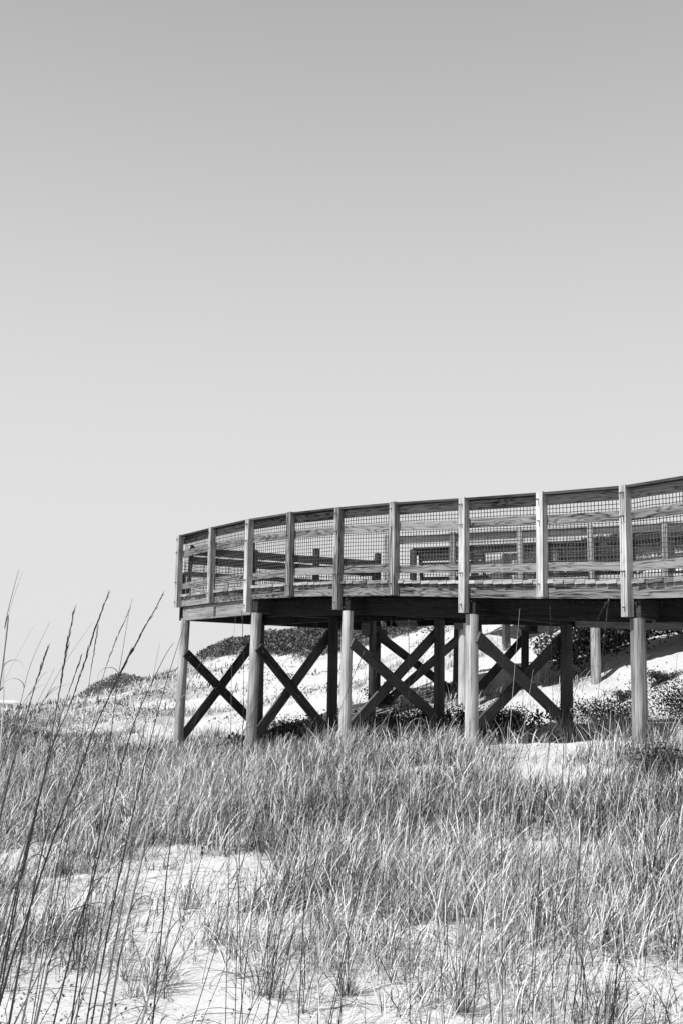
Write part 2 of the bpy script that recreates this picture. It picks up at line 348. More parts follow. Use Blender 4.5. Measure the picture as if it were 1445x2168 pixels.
 (0,2.4,[(-0.652,2.64,-0.11),(-0.664,3.1,0.775),(-0.667,3.183,0.935),(-0.663,3.267,1.108),(-0.643,3.35,1.309)]),
]
LABELS = [(t, 'sea oats standing in the foreground sand') for t in (
 'bare sea oat stem at the very left edge, its bent tip tallest of all',
 'bare sea oat stem hugging the left edge, just right of the tallest tip',
 'hair-thin straight stem slanting right near the left edge, lower than the tallest tip',
 'slender pale stem with broken tip leaning right over the small white house',
 'dark stiff sea oat with narrow head just right of the small white house',
 'short hair-thin stem crossing in front of the bush beside the white house',
 'thin straight stem slanting right, fourth from the white house',
 'long hair-thin stem leaning far right behind the thickest left seed head',
 'upright sea oat with thick dark seed head, most upright of the seeded ones',
 'tall sea oat with shaggy seed head rising above the left slope of the distant dune',
 'slim sea oat with short narrow head between the two dark seeded stalks',
 'thin upright sea oat just right of the tall shaggy one, left of the distant dune',
 'very thin tall pale stem rising above the top of the small distant dune',
 'thin sea oat with drooping spikelets over the left half of the distant dune',
 'thickest sea oat with heavy seed head, leaning right across the distant dune',
 'sea oat stem with hooked tip left of the first pile of the boardwalk',
 'long bare stem whose tip ends at the underside of the boardwalk corner',
 'faint thin stem behind the hooked one, left of the boardwalk corner',
 'short broken dark stub between the hooked stem and the first pile',
 'thin arching stem crossing the first pile at its lower brace',
 'dark broken stem below and left of the first pile, starting in dense grass',
 'thin upright stem in front of the first crossed brace, left of the second pile',
 'thin upright stem with small head touching the sunlit girder left of the second pile',
 'thin stem leaning right in front of the second crossed brace',
 'lower thin stem leaning right below the second crossed brace',
 'long pale cane leaning right through the middle of the lower grass, thickest there',
 'thin upright stem just left of the frame centre, right of the pale cane',
 'thin leaning-left stem standing below the second pile',
 'pale hooked stem leaning right across the third crossed brace',
 'straight pale stem at the foot of the third crossed brace',
 'lower slanting pale stem at the foot of the third crossed brace',
 'vertical hair-thin stem with small head crossing the centre of the third brace',
 'short thin stem leaning slightly in front of the shaded ground right of the third pile',
 'short vertical stem directly right of the third round pile',
 'sea oat with small head leaning right across the third round pile',
 'hair-thin vertical stem in front of the rightmost crossed brace',
 'thin stem in front of the back pile at the rightmost crossed brace',
 'thin vertical stem with small head right of the rightmost crossed brace',
 'leaning sea oat with small head ending at the lit back pile near the right',
 'tallest sea oat on the right, its head reaching the rim board of the deck',
 'thin slanting stem in front of the dark pile right of the last brace',
 'thin upright stem at the right edge beyond the last lit pile',
 'short thin stem at the lower end of the rightmost crossed brace',
 'long upright stem in the lower right grass, left of the bare sand patch',
 'slim upright stem in the right grass, left of the long upright one',
 'dark upright stem in the lower right grass with a cut off tip',
 'short dark stem below the rightmost crossed brace, in the middle of the grass',
 'thin leaning-left stem right of the frame centre in the lower grass',
 'short upright stem in the grass below the last lit pile',
 'long thin straight stem slanting steeply right at the lower right edge',
 'stem leaning right across the bare sand in the lower left',
 'slim stem leaning right above the bare sand, just under the first pile',
 'stout stem rising from the bottom edge left of the bare sand',
 'stout stem rising from the bottom left corner of the frame',
 'stem crossing the dense dark grass at the left edge and leaving the frame there',
 'short stem standing in the sand near the bottom left corner',
 'long stem leaning furthest right over the bare sand at the lower left',
 'short upright stem in front of the thick tuft left of the bare sand',
 'short slanting stem just left of the thick tuft near the bare sand',
 'upright stem at the right rim of the left bare sand patch',
 'upright stem passing in front of the thick tuft left of the bare sand',
)]
SHRUBS = [  # the bushes that open the list are added to deepen the deck's shade
 (-.1, 19.4, .8, .35, .35, 1700, .06, 'dark bush added to deepen the shade right of the second crossed brace'),
 (.75, 18.3, .7, .35, .38, 1700, .06, 'dark bush added to deepen the shade behind the third round pile'),
 (2.1, 17.4, .6, .3, .35, 1300, .06, 'dark bush added to deepen the shade left of the rightmost crossed brace'),
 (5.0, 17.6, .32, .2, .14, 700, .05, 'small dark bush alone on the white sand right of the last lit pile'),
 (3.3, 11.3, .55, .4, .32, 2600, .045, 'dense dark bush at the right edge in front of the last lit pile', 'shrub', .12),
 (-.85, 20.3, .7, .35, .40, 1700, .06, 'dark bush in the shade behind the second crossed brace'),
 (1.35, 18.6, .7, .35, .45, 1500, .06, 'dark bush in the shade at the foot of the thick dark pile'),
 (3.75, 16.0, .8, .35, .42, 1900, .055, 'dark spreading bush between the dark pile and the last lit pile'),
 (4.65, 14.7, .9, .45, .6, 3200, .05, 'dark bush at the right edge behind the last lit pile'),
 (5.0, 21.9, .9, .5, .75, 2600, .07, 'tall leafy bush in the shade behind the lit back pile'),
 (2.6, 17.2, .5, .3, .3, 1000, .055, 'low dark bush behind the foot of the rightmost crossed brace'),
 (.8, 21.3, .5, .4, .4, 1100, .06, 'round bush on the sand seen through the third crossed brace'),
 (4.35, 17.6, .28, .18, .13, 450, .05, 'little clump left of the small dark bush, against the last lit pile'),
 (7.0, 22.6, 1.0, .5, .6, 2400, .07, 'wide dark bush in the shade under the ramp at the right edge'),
]
TUFTS = [
 (-1.01, 8.09, 40, .5, 'stiff grass tuft alone at the top of the left bare sand patch'),
 (-.53, 6.53, 34, .42, 'bristly grass tuft at the right rim of the left bare sand patch'),
 (-1.5, 8.06, 46, .5, 'thick grass tuft behind the leaning stems, left of the bare sand'),
 (-.35, 6.17, 60, .55, 'dense upright grass tuft near the bottom edge left of centre'),
 (.07, 6.11, 70, .5, 'wide arching grass tuft near the bottom edge at the centre'),
 (.63, 5.81, 70, .55, 'dense grass tuft near the bottom edge right of centre'),
 (-1.45, 6.86, 26, .4, 'sparse grass tuft in the sand between the stout left stems'),
 (1.34, 5.72, 36, .5, 'arching grass tuft at the bottom of the right bare sand patch'),
 (.42, 7.46, 46, .5, 'grass tuft in the small sand gap right of centre'),
]
HOUSE_X1, HOUSE_W, HOUSE_R, HOUSE_Z0, HOUSE_Z1 = -118.4, 2.6, 3.3, .75, 1.85
HOUSE_WIN = (-122.0, -119.5)
TREES = [(-114.0, 412.0, 3.1, .95, 'small round dark tree beside the white house'),
 (-128.0, 430.0, 3.6, 1.6, 'pale round tree behind the white house at the left edge')]
EXTRA = [(0, 0, -.12), (0, 2.6, -.08), (-3, 3, -.1), (3, 3, -.05), (-8, -8, -.2), (8, -8, -.1), (-10, 8, .2), (10, 8, .8), (-15, 22, .8),
         (-25, 35, .9), (17, 20, 3.4), (22, 40, 6.5), (5, 52, 3), (-3, 60, 1.6), (12, 60, 3), (-32, 60, 1.0), (-20, 85, .9), (0, 85, .9), (30, 70, 2), (-40, 20, .6), (40, 10, 2)]
P = np.array(CTRL + EXTRA, dtype=float)
def _phi(d2): return np.where(d2 > 1e-9, .5 * d2 * np.log(d2 + 1e-12), 0.0)
_n = len(P)
_A = np.zeros((_n + 3, _n + 3)); _d = ((P[:, None, :2] - P[None, :, :2]) ** 2).sum(-1)
_A[:_n, :_n] = _phi(_d) + np.eye(_n) * .15; _A[:_n, _n] = 1; _A[:_n, _n + 1:] = P[:, :2]; _A[_n, :_n] = 1; _A[_n + 1:, :_n] = P[:, :2].T
_W = np.linalg.solve(_A, np.concatenate([P[:, 2], [0, 0, 0]]))
FARZ = -1.6
_ph = [(rng.uniform(0, 6.28), rng.uniform(0, 6.28), rng.uniform(0, 6.28)) for _ in range(14)]
def rough(x, y):
    z = 0
    for i, (a, b, c) in enumerate(_ph):
        k = .5 * 1.38 ** i
        z = z + np.sin(k * (x * math.cos(a) + y * math.sin(a)) + b) * np.sin(.7 * k * (-x * math.sin(a) + y * math.cos(a)) + c) * .055 / (1 + .28 * i) ** 1.6
    return z
def ground(x, y):
    x = np.asarray(x, float); y = np.asarray(y, float); sh = x.shape
    x = x.ravel(); y = y.ravel(); z = np.zeros_like(x)
    for i in range(0, len(x), 20000):
        xs, ys = x[i:i + 20000], y[i:i + 20000]
        d2 = (xs[:, None] - P[None, :, 0]) ** 2 + (ys[:, None] - P[None, :, 1]) ** 2
        zz = _phi(d2) @ _W[:_n] + _W[_n] + xs * _W[_n + 1] + ys * _W[_n + 2]
        zz = zz + rough(xs, ys) * np.clip((ys - 3) / 6, .3, 1.3) * np.clip(1 - (ys - 38) / 14, .25, 1)
        r = np.hypot(xs, ys); w = np.clip((r - 62) / 45, 0, 1); w = w * w * (3 - 2 * w)
        z[i:i + 20000] = zz * (1 - w) + FARZ * w
    return z.reshape(sh)
def gz(x, y): return float(ground(np.array([x]), np.array([y]))[0])

# --- where the grass grows (1 dense, 0 bare sand)
def density(x, y):
    x = np.asarray(x, float); y = np.asarray(y, float)
    nz = rough(x * 2.3 + 7, y * 2.3 - 3) * 11
    d = np.clip((y - 5.6) / 2.4, .06, 1.0)
    d = np.where(x > .2, np.maximum(d, .3), d)
    d = d * np.clip(1.08 + nz * .9, .1, 1.5)
    d = np.where((y > 9.3) & (y < 18) & (x < .3), np.maximum(d, .7), d)
    for (cx, cy, rx, ry, s) in PATCHES:
        q = ((x - cx) / (rx * 1.15)) ** 2 + ((y - cy) / (ry * 1.1)) ** 2
        q = q * np.clip(1 + nz * 1.2 + rough(x * 6, y * 6) * 8, .45, 2.2)
        d = d * (1 - np.exp(-q ** 2.2) * min(.9, s * 1.0))
    # the slope behind the boardwalk is mostly bare
    back = np.clip(((x + 2.9) * .76 + (y - 20.2) * .65 + .6) / 1.2, 0, 1) * np.clip((x + 6) / 3, 0, 1)
    front = (y < 12.5) & (x > 3.5)
    d = np.where(front, d, d * (1 - back * np.clip(.93 - nz * .5, .45, 1)))
    return np.clip(d, 0, 1.4)

def axis(lims, steps):
    out = [lims[0]]
    for (a, b), s in zip(zip(lims[:-1], lims[1:]), steps):
        n = max(1, int(round((b - a) / s))); out += list(np.linspace(a, b, n + 1)[1:])
    return np.array(out)
gx = axis([-3000, -600, -150, -60, -20, -6, 8, 20, 60, 150, 600, 3000], [600, 90, 15, 2.0, .5, .1, .5, 2.0, 15, 90, 600])
gy = axis([-600, -60, -12, 2, 4.5, 14, 24, 46, 66, 120, 400, 1200, 4000], [120, 12, 1.5, .25, .07, .14, .35, .6, 4, 30, 160, 700])
X, Y = np.meshgrid(gx, gy); Z = ground(X, Y)
nx, ny = len(gx), len(gy)
idx = np.arange(nx * ny).reshape(ny, nx)
F = np.stack([idx[:-1, :-1], idx[:-1, 1:], idx[1:, 1:], idx[1:, :-1]], -1).reshape(-1, 4)
lit = np.clip((density(X, Y) - .35) * 1.3, 0, .9) * (Y > 4) * (Y < 120)
o = fast_mesh('ground', np.stack([X, Y, Z], -1).reshape(-1, 3), F, M_SAND, {'litter': lit.ravel()})
o.data.shade_smooth()
tag(o, kind='structure'); o['label'] = 'white sand of the dunes'

# ------------------------------------------------------------------ grass blades
def blades(bx, by, L, wid, az, lean, curl, tone, name, mat, parent=None, nseg=4, zoff=-.02):
    n = len(bx); bz = ground(bx, by) + zoff
    dx, dy = np.cos(az), np.sin(az)
    t = np.linspace(0, 1, nseg + 1)[None, :]
    ang = lean[:, None] + curl[:, None] * t ** 1.3           # angle from the vertical along the blade
    ds = L[:, None] / nseg
    hx = np.concatenate([np.zeros((n, 1)), np.cumsum(np.sin(ang[:, :-1]) * ds, 1)], 1)
    hz = np.concatenate([np.zeros((n, 1)), np.cumsum(np.cos(ang[:, :-1]) * ds, 1)], 1)
    cx = bx[:, None] + hx * dx[:, None]; cy = by[:, None] + hx * dy[:, None]; cz = bz[:, None] + hz
    tw = az + np.pi / 2 + rng.uniform(-.9, .9, n)
    w = wid[:, None] * np.array([.75, 1.0, .85, .6, .12])[None, :nseg + 1] * .5
    sx, sy = np.cos(tw)[:, None] * w, np.sin(tw)[:, None] * w
    V = np.empty((n, nseg + 1, 2, 3)); V[..., 0, 0] = cx - sx; V[..., 0, 1] = cy - sy; V[..., 1, 0] = cx + sx; V[..., 1, 1] = cy + sy
    V[..., 0, 2] = cz; V[..., 1, 2] = cz
    base = (np.arange(n) * (nseg + 1) * 2)[:, None] + (np.arange(nseg) * 2)[None, :]
    F = np.stack([base, base + 1, base + 3, base + 2], -1).reshape(-1, 4)
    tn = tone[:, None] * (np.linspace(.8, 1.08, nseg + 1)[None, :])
    return fast_mesh(name, V.reshape(-1, 3), F, mat, {'tone': np.repeat(tn.ravel(), 2)}, parent)

def tone_mix(n, bright=.55):
    r = rng.random(n)
    return np.where(r < bright - .08, rng.uniform(.55, 1.0, n), np.where(r < bright + .05, rng.uniform(.15, .55, n), rng.uniform(0, .05, n)))

def scatter(ntry, y0, y1, spread=.335, extra=.7):
    y = np.sqrt(rng.uniform(y0 ** 2, y1 ** 2, ntry)); x = rng.uniform(-1, 1, ntry) * (spread * y + extra)
    return x, y

def tufts(x, y, per, Lr, wr, spread, bright=.55):
    n = len(x); k = rng.integers(per[0], per[1], n)
    i = np.repeat(np.arange(n), k); m = len(i)
    size = np.clip(rng.normal(.98, .26, n), .45, 1.6)[i]; tb = (rng.normal(0, .14, n) + rough(x * 1.7 + 11, y * 1.7) * 2.4)[i]
    a = rng.uniform(0, 2 * np.pi, m); r = spread * np.sqrt(rng.random(m)) * size
    bx = x[i] + np.cos(a) * r; by = y[i] + np.sin(a) * r
    az = a + rng.normal(0, .7, m)
    az = np.where(rng.random(m) < .35, rng.normal(.1, .7, m), az)      # the wind bends part of them to the right
    lean = np.abs(rng.normal(.12, .4, m)); curl = np.minimum(np.abs(rng.normal(.4, 1.15, m)), 3.0)
    fl = rng.random(m) < .12; lean = np.where(fl, rng.uniform(.7, 1.45, m), lean); curl = np.where(fl, curl * .4, curl)    # broken and lying blades
    L = rng.uniform(Lr[0], Lr[1], m) * size; w = rng.uniform(wr[0], wr[1], m)
    return bx, by, L, w, az, lean, curl, np.clip(tone_mix(m, bright) + tb, 0, 1)

parts = []
x, y = scatter(5200, 4.4, 9.5); k = rng.random(len(x)) < density(x, y) * .75
parts.append(tufts(x[k], y[k], (8, 26), (.10, .40), (.003, .0065), .08))
x, y = scatter(5600, 8.5, 16); k = rng.random(len(x)) < np.clip(density(x, y) * 1.5 - .45, .06 * density(x, y), 1)
parts.append(tufts(x[k], y[k], (13, 32), (.10, .44), (.0035, .009), .15))
x, y = scatter(3800, 15, 27); k = rng.random(len(x)) < density(x, y) * .9
parts.append(tufts(x[k], y[k], (12, 24), (.08, .28), (.006, .013), .18, .55))
x, y = scatter(9000, 26, 75); k = (rng.random(len(x)) < density(x, y)) & (x < -.13 * y + 2) & (np.hypot((x + 11) / 3.8, (y - 57.5) / 6.5) > 1)
parts.append(tufts(x[k], y[k], (6, 12), (.10, .24), (.018, .035), .4, .45))
# low dead thatch between the tufts, its tone darkened to deepen the gap shade
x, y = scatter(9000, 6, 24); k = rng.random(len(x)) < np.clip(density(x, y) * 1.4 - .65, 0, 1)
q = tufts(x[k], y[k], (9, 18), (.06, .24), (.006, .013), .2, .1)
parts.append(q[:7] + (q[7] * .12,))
allb = [np.concatenate(c) for c in zip(*parts)]
print('blades', len(allb[0]))
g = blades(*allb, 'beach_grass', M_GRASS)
tag(g, 'dense dry beach grass covering the dune in front of and below the boardwalk', 'grass', kind='stuff')

# ------------------------------------------------------------------ boardwalk
FR = [(-2.83, 20.17), (-2.12, 19.0), (-1.41, 17.85), (-.72, 17.02), (.0, 16.2), (.76, 15.34), (1.61, 14.45), (2.45, 13.55), (3.23, 12.6), (3.78, 11.42), (4.21, 10.2), (4.56, 8.95)]
RB = [3.28, 3.25, 3.21, 3.18, 3.125, 3.05, 2.96, 2.875, 2.785, 2.70, 2.62, 2.54]       # bottom of the rim board
FP = [Vector((a, b, 0)) for a, b in FR]
def heading(i, pts):
    a = pts[max(i - 1, 0)]; b = pts[min(i + 1, len(pts) - 1)]
    return (b - a).normalized()
H = [heading(i, FP) for i in range(len(FP))]
H[0] = (FP[1] - FP[0]).normalized()
N = [Vector((-h.y, h.x, 0)) for h in H]
LONG = {0, 2, 4, 6, 8, 10}
ZU = Vector((0, 0, 1))
bw = empty('boardwalk', (0.4, 16.5, gz(.4, 16.5)), 'long raised weathered timber boardwalk with wire mesh railings standing on round piles', 'boardwalk')

def post(base, top, h, n, size, mat, parent, bolts, name='post'):
    m = MB(); j = Vector((random.uniform(-.014, .014), random.uniform(-.01, .01), random.uniform(-.008, .004)))
    m.beam(base, top + j, h, size, size)
    p = m.build(name, mat, parent)
    if bolts:
        for (f, dz) in bolts:
            q = MB()
            c = Vector(base).lerp(Vector(top), f) - n * (size / 2 + .004) + h * dz
            q.tube([c + n * .02, c - n * .022], .0075, 6, 0)
            if random.random() < .7: q.tube([c - n * .02, c - n * .024 + Vector((0, 0, -random.uniform(.01, .035))) + h * random.uniform(-.01, .02)], .004, 5)
            q.build('bolt', M_WIRE, p)
    return p

def wire_panel(p0, p1, z0a, z0b, z1a, z1b, n, parent, step=.052, r=.0042):
    """welded wire from post to post; z0 bottom and z1 top at either end"""
    m = MB(); L = (p1 - p0).length; h = (p1 - p0).normalized()
    nv = int(L / step)
    sag = random.uniform(-.006, .006)
    for k in range(nv + 1):
        f = min(1.0, k * step / L); b = p0.lerp(p1, f)
        w = n * (math.sin(f * 9 + sag * 900) * .006)
        m.tube([b + ZU * (z0a + (z0b - z0a) * f) + w, b + ZU * (z1a + (z1b - z1a) * f) + w + h * random.uniform(-.004, .004)], r, 4, 0, False)
    nh = int((z1a - z0a) / step)
    for k in range(nh + 1):
        f = k / nh
        pts = []
        for q in range(5):
            e = q / 4; za = z0a + (z1a - z0a) * f; zb = z0b + (z1b - z0b) * f
            pts.append(p0.lerp(p1, e) + ZU * (za + (zb - za) * e + random.uniform(-.004, .004)) + n * (.005 + math.sin(e * 9 + sag * 900) * .006))
        m.tube(pts, r, 4, 0, False)
    return m.build('wire_mesh', M_WIRE, parent)

def rail_bay(p0, p1, n, z0, z1, parent, mat, capm=None, mid=True, wires=True, rim=True, cap=True, bottom=True):
    """one bay; z0, z1 bottom of rim at either end"""
    def bd(name, zc, ht, off, th, mt, tone=0.0, ov=.01):
        h = (p1 - p0).normalized()
        a = p0 - h * ov + n * off + ZU * (z0 + zc + random.uniform(-.011, .011)); b = p1 + h * ov + n * off + ZU * (z1 + zc + random.uniform(-.011, .011))
        m = MB(); m.beam(a, b, n, th, ht, tone); return m.build(name, mt, parent)
    if rim: bd('rim_board', .085, .17, .020, .038, mat, .05)
    if bottom: bd('bottom_rail', .375, .105, .020, .036, mat, .12)
    if mid: bd('mid_rail', .955, .115, .020, .036, mat, .12)
    bd('top_rail', 1.19, .115, .020, .036, mat, -.05)  # darker tone paints in part of the cap's shade
    if cap:
        h = (p1 - p0).normalized(); m = MB()
        m.beam(p0 - h * .004 + n * .02 + ZU * (z0 + 1.268), p1 + h * .004 + n * .02 + ZU * (z1 + 1.268), n, .19, .03, .1); m.build('cap_rail', capm or M_BRACE, parent)
    if wires: wire_panel(p0 + n * .05, p1 + n * .05, z0 + .24, z1 + .24, z0 + 1.2, z1 + 1.2, n, parent)

# posts and bays of the front side
for i, p in enumerate(FP):
    lng = i in LONG
    b = RB[i] + (.0 if not lng else (-.01 if i == 0 else -.2))
    bl = [(.93, -.01), (.72, .0), (.12, .0)] if not lng else [(.94, -.02), (.94, .02), (.76, -.02), (.76, .02), (.34, -.02), (.34, .02), (.07, 0)]
    post(p - N[i] * .05 + ZU * (b + (.0 if lng else .01)), p - N[i] * .05 + ZU * (RB[i] + 1.285), H[i], N[i], .098, M_POST, bw, bl)
for i in range(len(FP) - 1):
    n = (N[i] + N[i + 1]).normalized()
    h = (FP[i + 1] - FP[i]).normalized(); n = Vector((-h.y, h.x, 0))
    rail_bay(FP[i], FP[i + 1], n, RB[i], RB[i + 1], bw, M_BOARD)

# decking: planks across, from the landing down the front walk
W = 1.85
def lane_planks(pts, zs, n0, n1, parent, over=.03):
    for i in range(len(pts) - 1):
        m = MB(); p0, p1 = pts[i], pts[i + 1]; L = (p1 - p0).length; h = (p1 - p0).normalized(); n = Vector((-h.y, h.x, 0))
        k = int(round(L / .145))
        for j in range(k):
            c = p0.lerp(p1, (j + .5) / k); z = zs[i] + (zs[i + 1] - zs[i]) * (j + .5) / k + .194 + random.uniform(-.003, .003)
            e0 = n0 - over + random.uniform(-.012, .012)
            m.beam(c + n * e0 + ZU * z, c + n * n1 + ZU * z, h, L / k - .008, .042, random.uniform(-.25, .3))
        m.build('decking', M_PLANK, parent)
lane_planks(FP, RB, 0, W, bw)
for off in (.45, .9, 1.35, 1.8):
    for i in range(len(FP) - 1):
        h = (FP[i + 1] - FP[i]).normalized(); n = Vector((-h.y, h.x, 0)); m = MB()
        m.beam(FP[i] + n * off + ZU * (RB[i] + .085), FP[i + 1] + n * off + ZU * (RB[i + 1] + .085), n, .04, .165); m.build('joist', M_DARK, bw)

# bents: cap beam, two piles, crossed braces
WID = {0: 1.56, 2: 1.54, 4: 1.95, 6: 2.1, 8: 2.1, 10: 2.1}
def pile(x, y, ztop, r, mat, lean=(0, 0), parent=None):
    lean = (lean[0] + random.uniform(-.03, .03), lean[1]); r *= random.uniform(.97, 1.06)
    z0 = gz(x, y) - .4; m = MB(); pts = []; rr = []
    for k in range(9):
        f = k / 8; pts.append(Vector((x + lean[0] * (1 - f), y + lean[1] * (1 - f), z0 + (ztop - z0) * f)))
        rr.append(r * (1.06 - .1 * f) * random.uniform(.985, 1.015))
    m.tube(pts, rr, 20); return m.build('pile', mat, parent or bw, smooth=False, weld=False)
def brace(a, b, h, mat, parent):
    m = MB(); m.beam(a, b, h, .042, .15, random.uniform(-.2, .5)); o = m.build('brace', mat, parent)
    for f in (.05, .5, .95):
        c = Vector(a).lerp(Vector(b), f); q = MB(); q.tube([c + h * .0, c + h * .03], .016, 6); q.build('bolt', M_WIRE, o)
    return o
for i in sorted(LONG):
    p, h, n = FP[i], H[i], N[i]; w = WID[i]; zt = RB[i] - .215
    c = p + h * (.095 if i < 6 else .035)
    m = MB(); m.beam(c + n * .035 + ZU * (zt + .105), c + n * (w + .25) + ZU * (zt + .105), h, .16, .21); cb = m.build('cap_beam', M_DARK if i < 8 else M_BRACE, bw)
    for dz in (-.06, .06):
        q = MB(); cc = c + n * .03 + ZU * (zt + .105 + dz) + h * dz * .5; q.tube([cc, cc - n * .02], .011, 6); q.build('bolt', M_WIRE, cb)
    f = c + n * .07; r = c + n * w
    pile(f.x, f.y, zt, .085, M_PILE, ((-.05 if i in (0, 2) else 0), 0)); pile(r.x, r.y, zt, .083, M_PILE_SHADE)
    gf, gr = gz(f.x, f.y), gz(r.x, r.y)
    zf = EYE + .90
    ext = n * .12
    s1 = h * .105
    if i > 6: continue
    brace(f + s1 - ext * .1 + ZU * (zf + .06), r + s1 + ext * .3 + ZU * (gr + .12), h, M_BRACE, bw)
    brace(f - s1 - ext * .2 + ZU * (gf + .10), r - s1 + ext * .5 + ZU * (zt - .18), h, M_BRACE, bw)
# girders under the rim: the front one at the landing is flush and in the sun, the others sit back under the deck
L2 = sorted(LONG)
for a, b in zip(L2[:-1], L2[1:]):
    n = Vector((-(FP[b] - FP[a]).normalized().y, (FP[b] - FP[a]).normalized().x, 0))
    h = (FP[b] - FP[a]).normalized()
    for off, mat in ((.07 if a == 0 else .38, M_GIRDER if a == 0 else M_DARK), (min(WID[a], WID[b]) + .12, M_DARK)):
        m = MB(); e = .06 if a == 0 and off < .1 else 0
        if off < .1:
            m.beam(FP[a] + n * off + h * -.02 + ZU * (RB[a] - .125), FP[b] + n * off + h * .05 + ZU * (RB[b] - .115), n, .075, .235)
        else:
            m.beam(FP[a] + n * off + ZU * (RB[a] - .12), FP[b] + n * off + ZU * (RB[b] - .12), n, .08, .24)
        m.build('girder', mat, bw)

# landing at the far end and the rear ramp that climbs away to the right
LA = FP[0]; LD = (Vector((.72, 22.0, 0)) - LA)
def landing():
    d = LD.normalized(); h = (FP[1] - FP[0]); zt = RB[0] + .194
    m = MB(); k = 11; Ld = LD.length
    for j in range(k):
        c = LA + h * ((j + .5) / k) * 1.3
        s = 0.0
        m.beam(c + d * (1.86 if j < 9 else 2.0) + ZU * zt, c + d * Ld + ZU * zt, h, .135, .042, random.uniform(-.25, .3))
    m.build('decking', M_PLANK, bw)
    # end railing of the landing
    n = Vector((-d.y, d.x, 0)) * -1
    k = 3
    for j in range(1, k + 1):
        q = LA + d * (Ld * j / k)
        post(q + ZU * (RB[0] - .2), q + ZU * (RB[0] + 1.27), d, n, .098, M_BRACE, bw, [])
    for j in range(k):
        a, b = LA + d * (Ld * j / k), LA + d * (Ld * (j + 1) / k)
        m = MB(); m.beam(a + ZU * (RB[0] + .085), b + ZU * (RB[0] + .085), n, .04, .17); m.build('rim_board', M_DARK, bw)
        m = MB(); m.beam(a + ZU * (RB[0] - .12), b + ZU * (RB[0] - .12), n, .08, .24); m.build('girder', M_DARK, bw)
        wire_panel(a, b, RB[0] + .24, RB[0] + .24, RB[0] + .8, RB[0] + .8, n, bw, .06)
landing()

RR = [Vector((.85 + 1.13 * k, 20.29 - .418 * k, 0)) for k in range(7)]
RZ = [3.36 + .012 * k for k in range(7)]
RW = 1.6
rh = (RR[1] - RR[0]).normalized(); rn = Vector((-rh.y, rh.x, 0))
for k, p in enumerate(RR):
    post(p - rn * .05 + ZU * (RZ[k] + .02), p - rn * .05 + ZU * (RZ[k] + 1.285), rh, rn, .095, M_POST, bw, [])
    q = p + rn * RW
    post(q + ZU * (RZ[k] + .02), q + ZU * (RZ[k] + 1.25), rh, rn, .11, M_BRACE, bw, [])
for k in range(6):
    rail_bay(RR[k], RR[k + 1], rn, RZ[k], RZ[k + 1], bw, M_PLANK, M_PLANK, mid=False, wires=(k > 0))
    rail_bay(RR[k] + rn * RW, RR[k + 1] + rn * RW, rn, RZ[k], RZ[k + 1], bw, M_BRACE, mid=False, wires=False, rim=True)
lane_planks(RR, RZ, 0, RW, bw)
for off in (.1, RW - .1):
    m = MB(); m.beam(RR[0] + rn * off - rh * .5 + ZU * (RZ[0] - .12), RR[6] + rn * off + ZU * (RZ[6] - .12), rn, .08, .24); m.build('girder', M_DARK, bw)
for off in (.5, 1.1):
    m = MB(); m.beam(RR[0] + rn * off + ZU * (RZ[0] + .085), RR[6] + rn * off + ZU * (RZ[6] + .085), rn, .04, .165); m.build('joist', M_DARK, bw)
for (px, py, mat, r) in ((.58, 20.05, M_PILE_SHADE, .065), (2.15, 19.8, M_PILE, .08), (4.28, 19.05, M_PILE, .078), (2.2, 21.2, M_PILE_SHADE, .07), (.72, 21.6, M_PILE_SHADE, .07), (3.4, 20.85, M_PILE_SHADE, .072), (6.3, 18.3, M_PILE, .075)):
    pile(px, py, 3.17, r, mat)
def transverse(x0, y0, x1, y1, z):
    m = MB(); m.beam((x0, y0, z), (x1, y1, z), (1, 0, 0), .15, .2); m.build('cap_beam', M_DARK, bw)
transverse(.45, 19.8, .85, 21.9, 2.93); transverse(3.1, 19.5, 3.6, 21.1, 3.08); transverse(2.05, 19.7, 2.6, 21.4, 3.04)
brace(Vector((.66, 20.1, 2.85)), Vector((2.2, 21.5, 1.85)), Vector((0, -1, 0)), M_BRACE, bw)
brace(Vector((.8, 21.5, 1.6)), Vector((2.1, 20.1, 2.8)), Vector((0, -1, 0)), M_BRACE, bw)
brace(Vector((2.3, 20.2, 1.75)), Vector((3.5, 21.45, 2.95)), Vector((0, -1, 0)), M_BRACE, bw)
brace(Vector((2.25, 20.2, 2.85)), Vector((3.45, 21.45, 2.25)), Vector((0, -1, 0)), M_BRACE, bw)
brace(Vector((4.7, 20.3, 1.9)), Vector((5.45, 21.2, 2.85)), Vector((0, -1, 0)), M_GIRDER, bw)

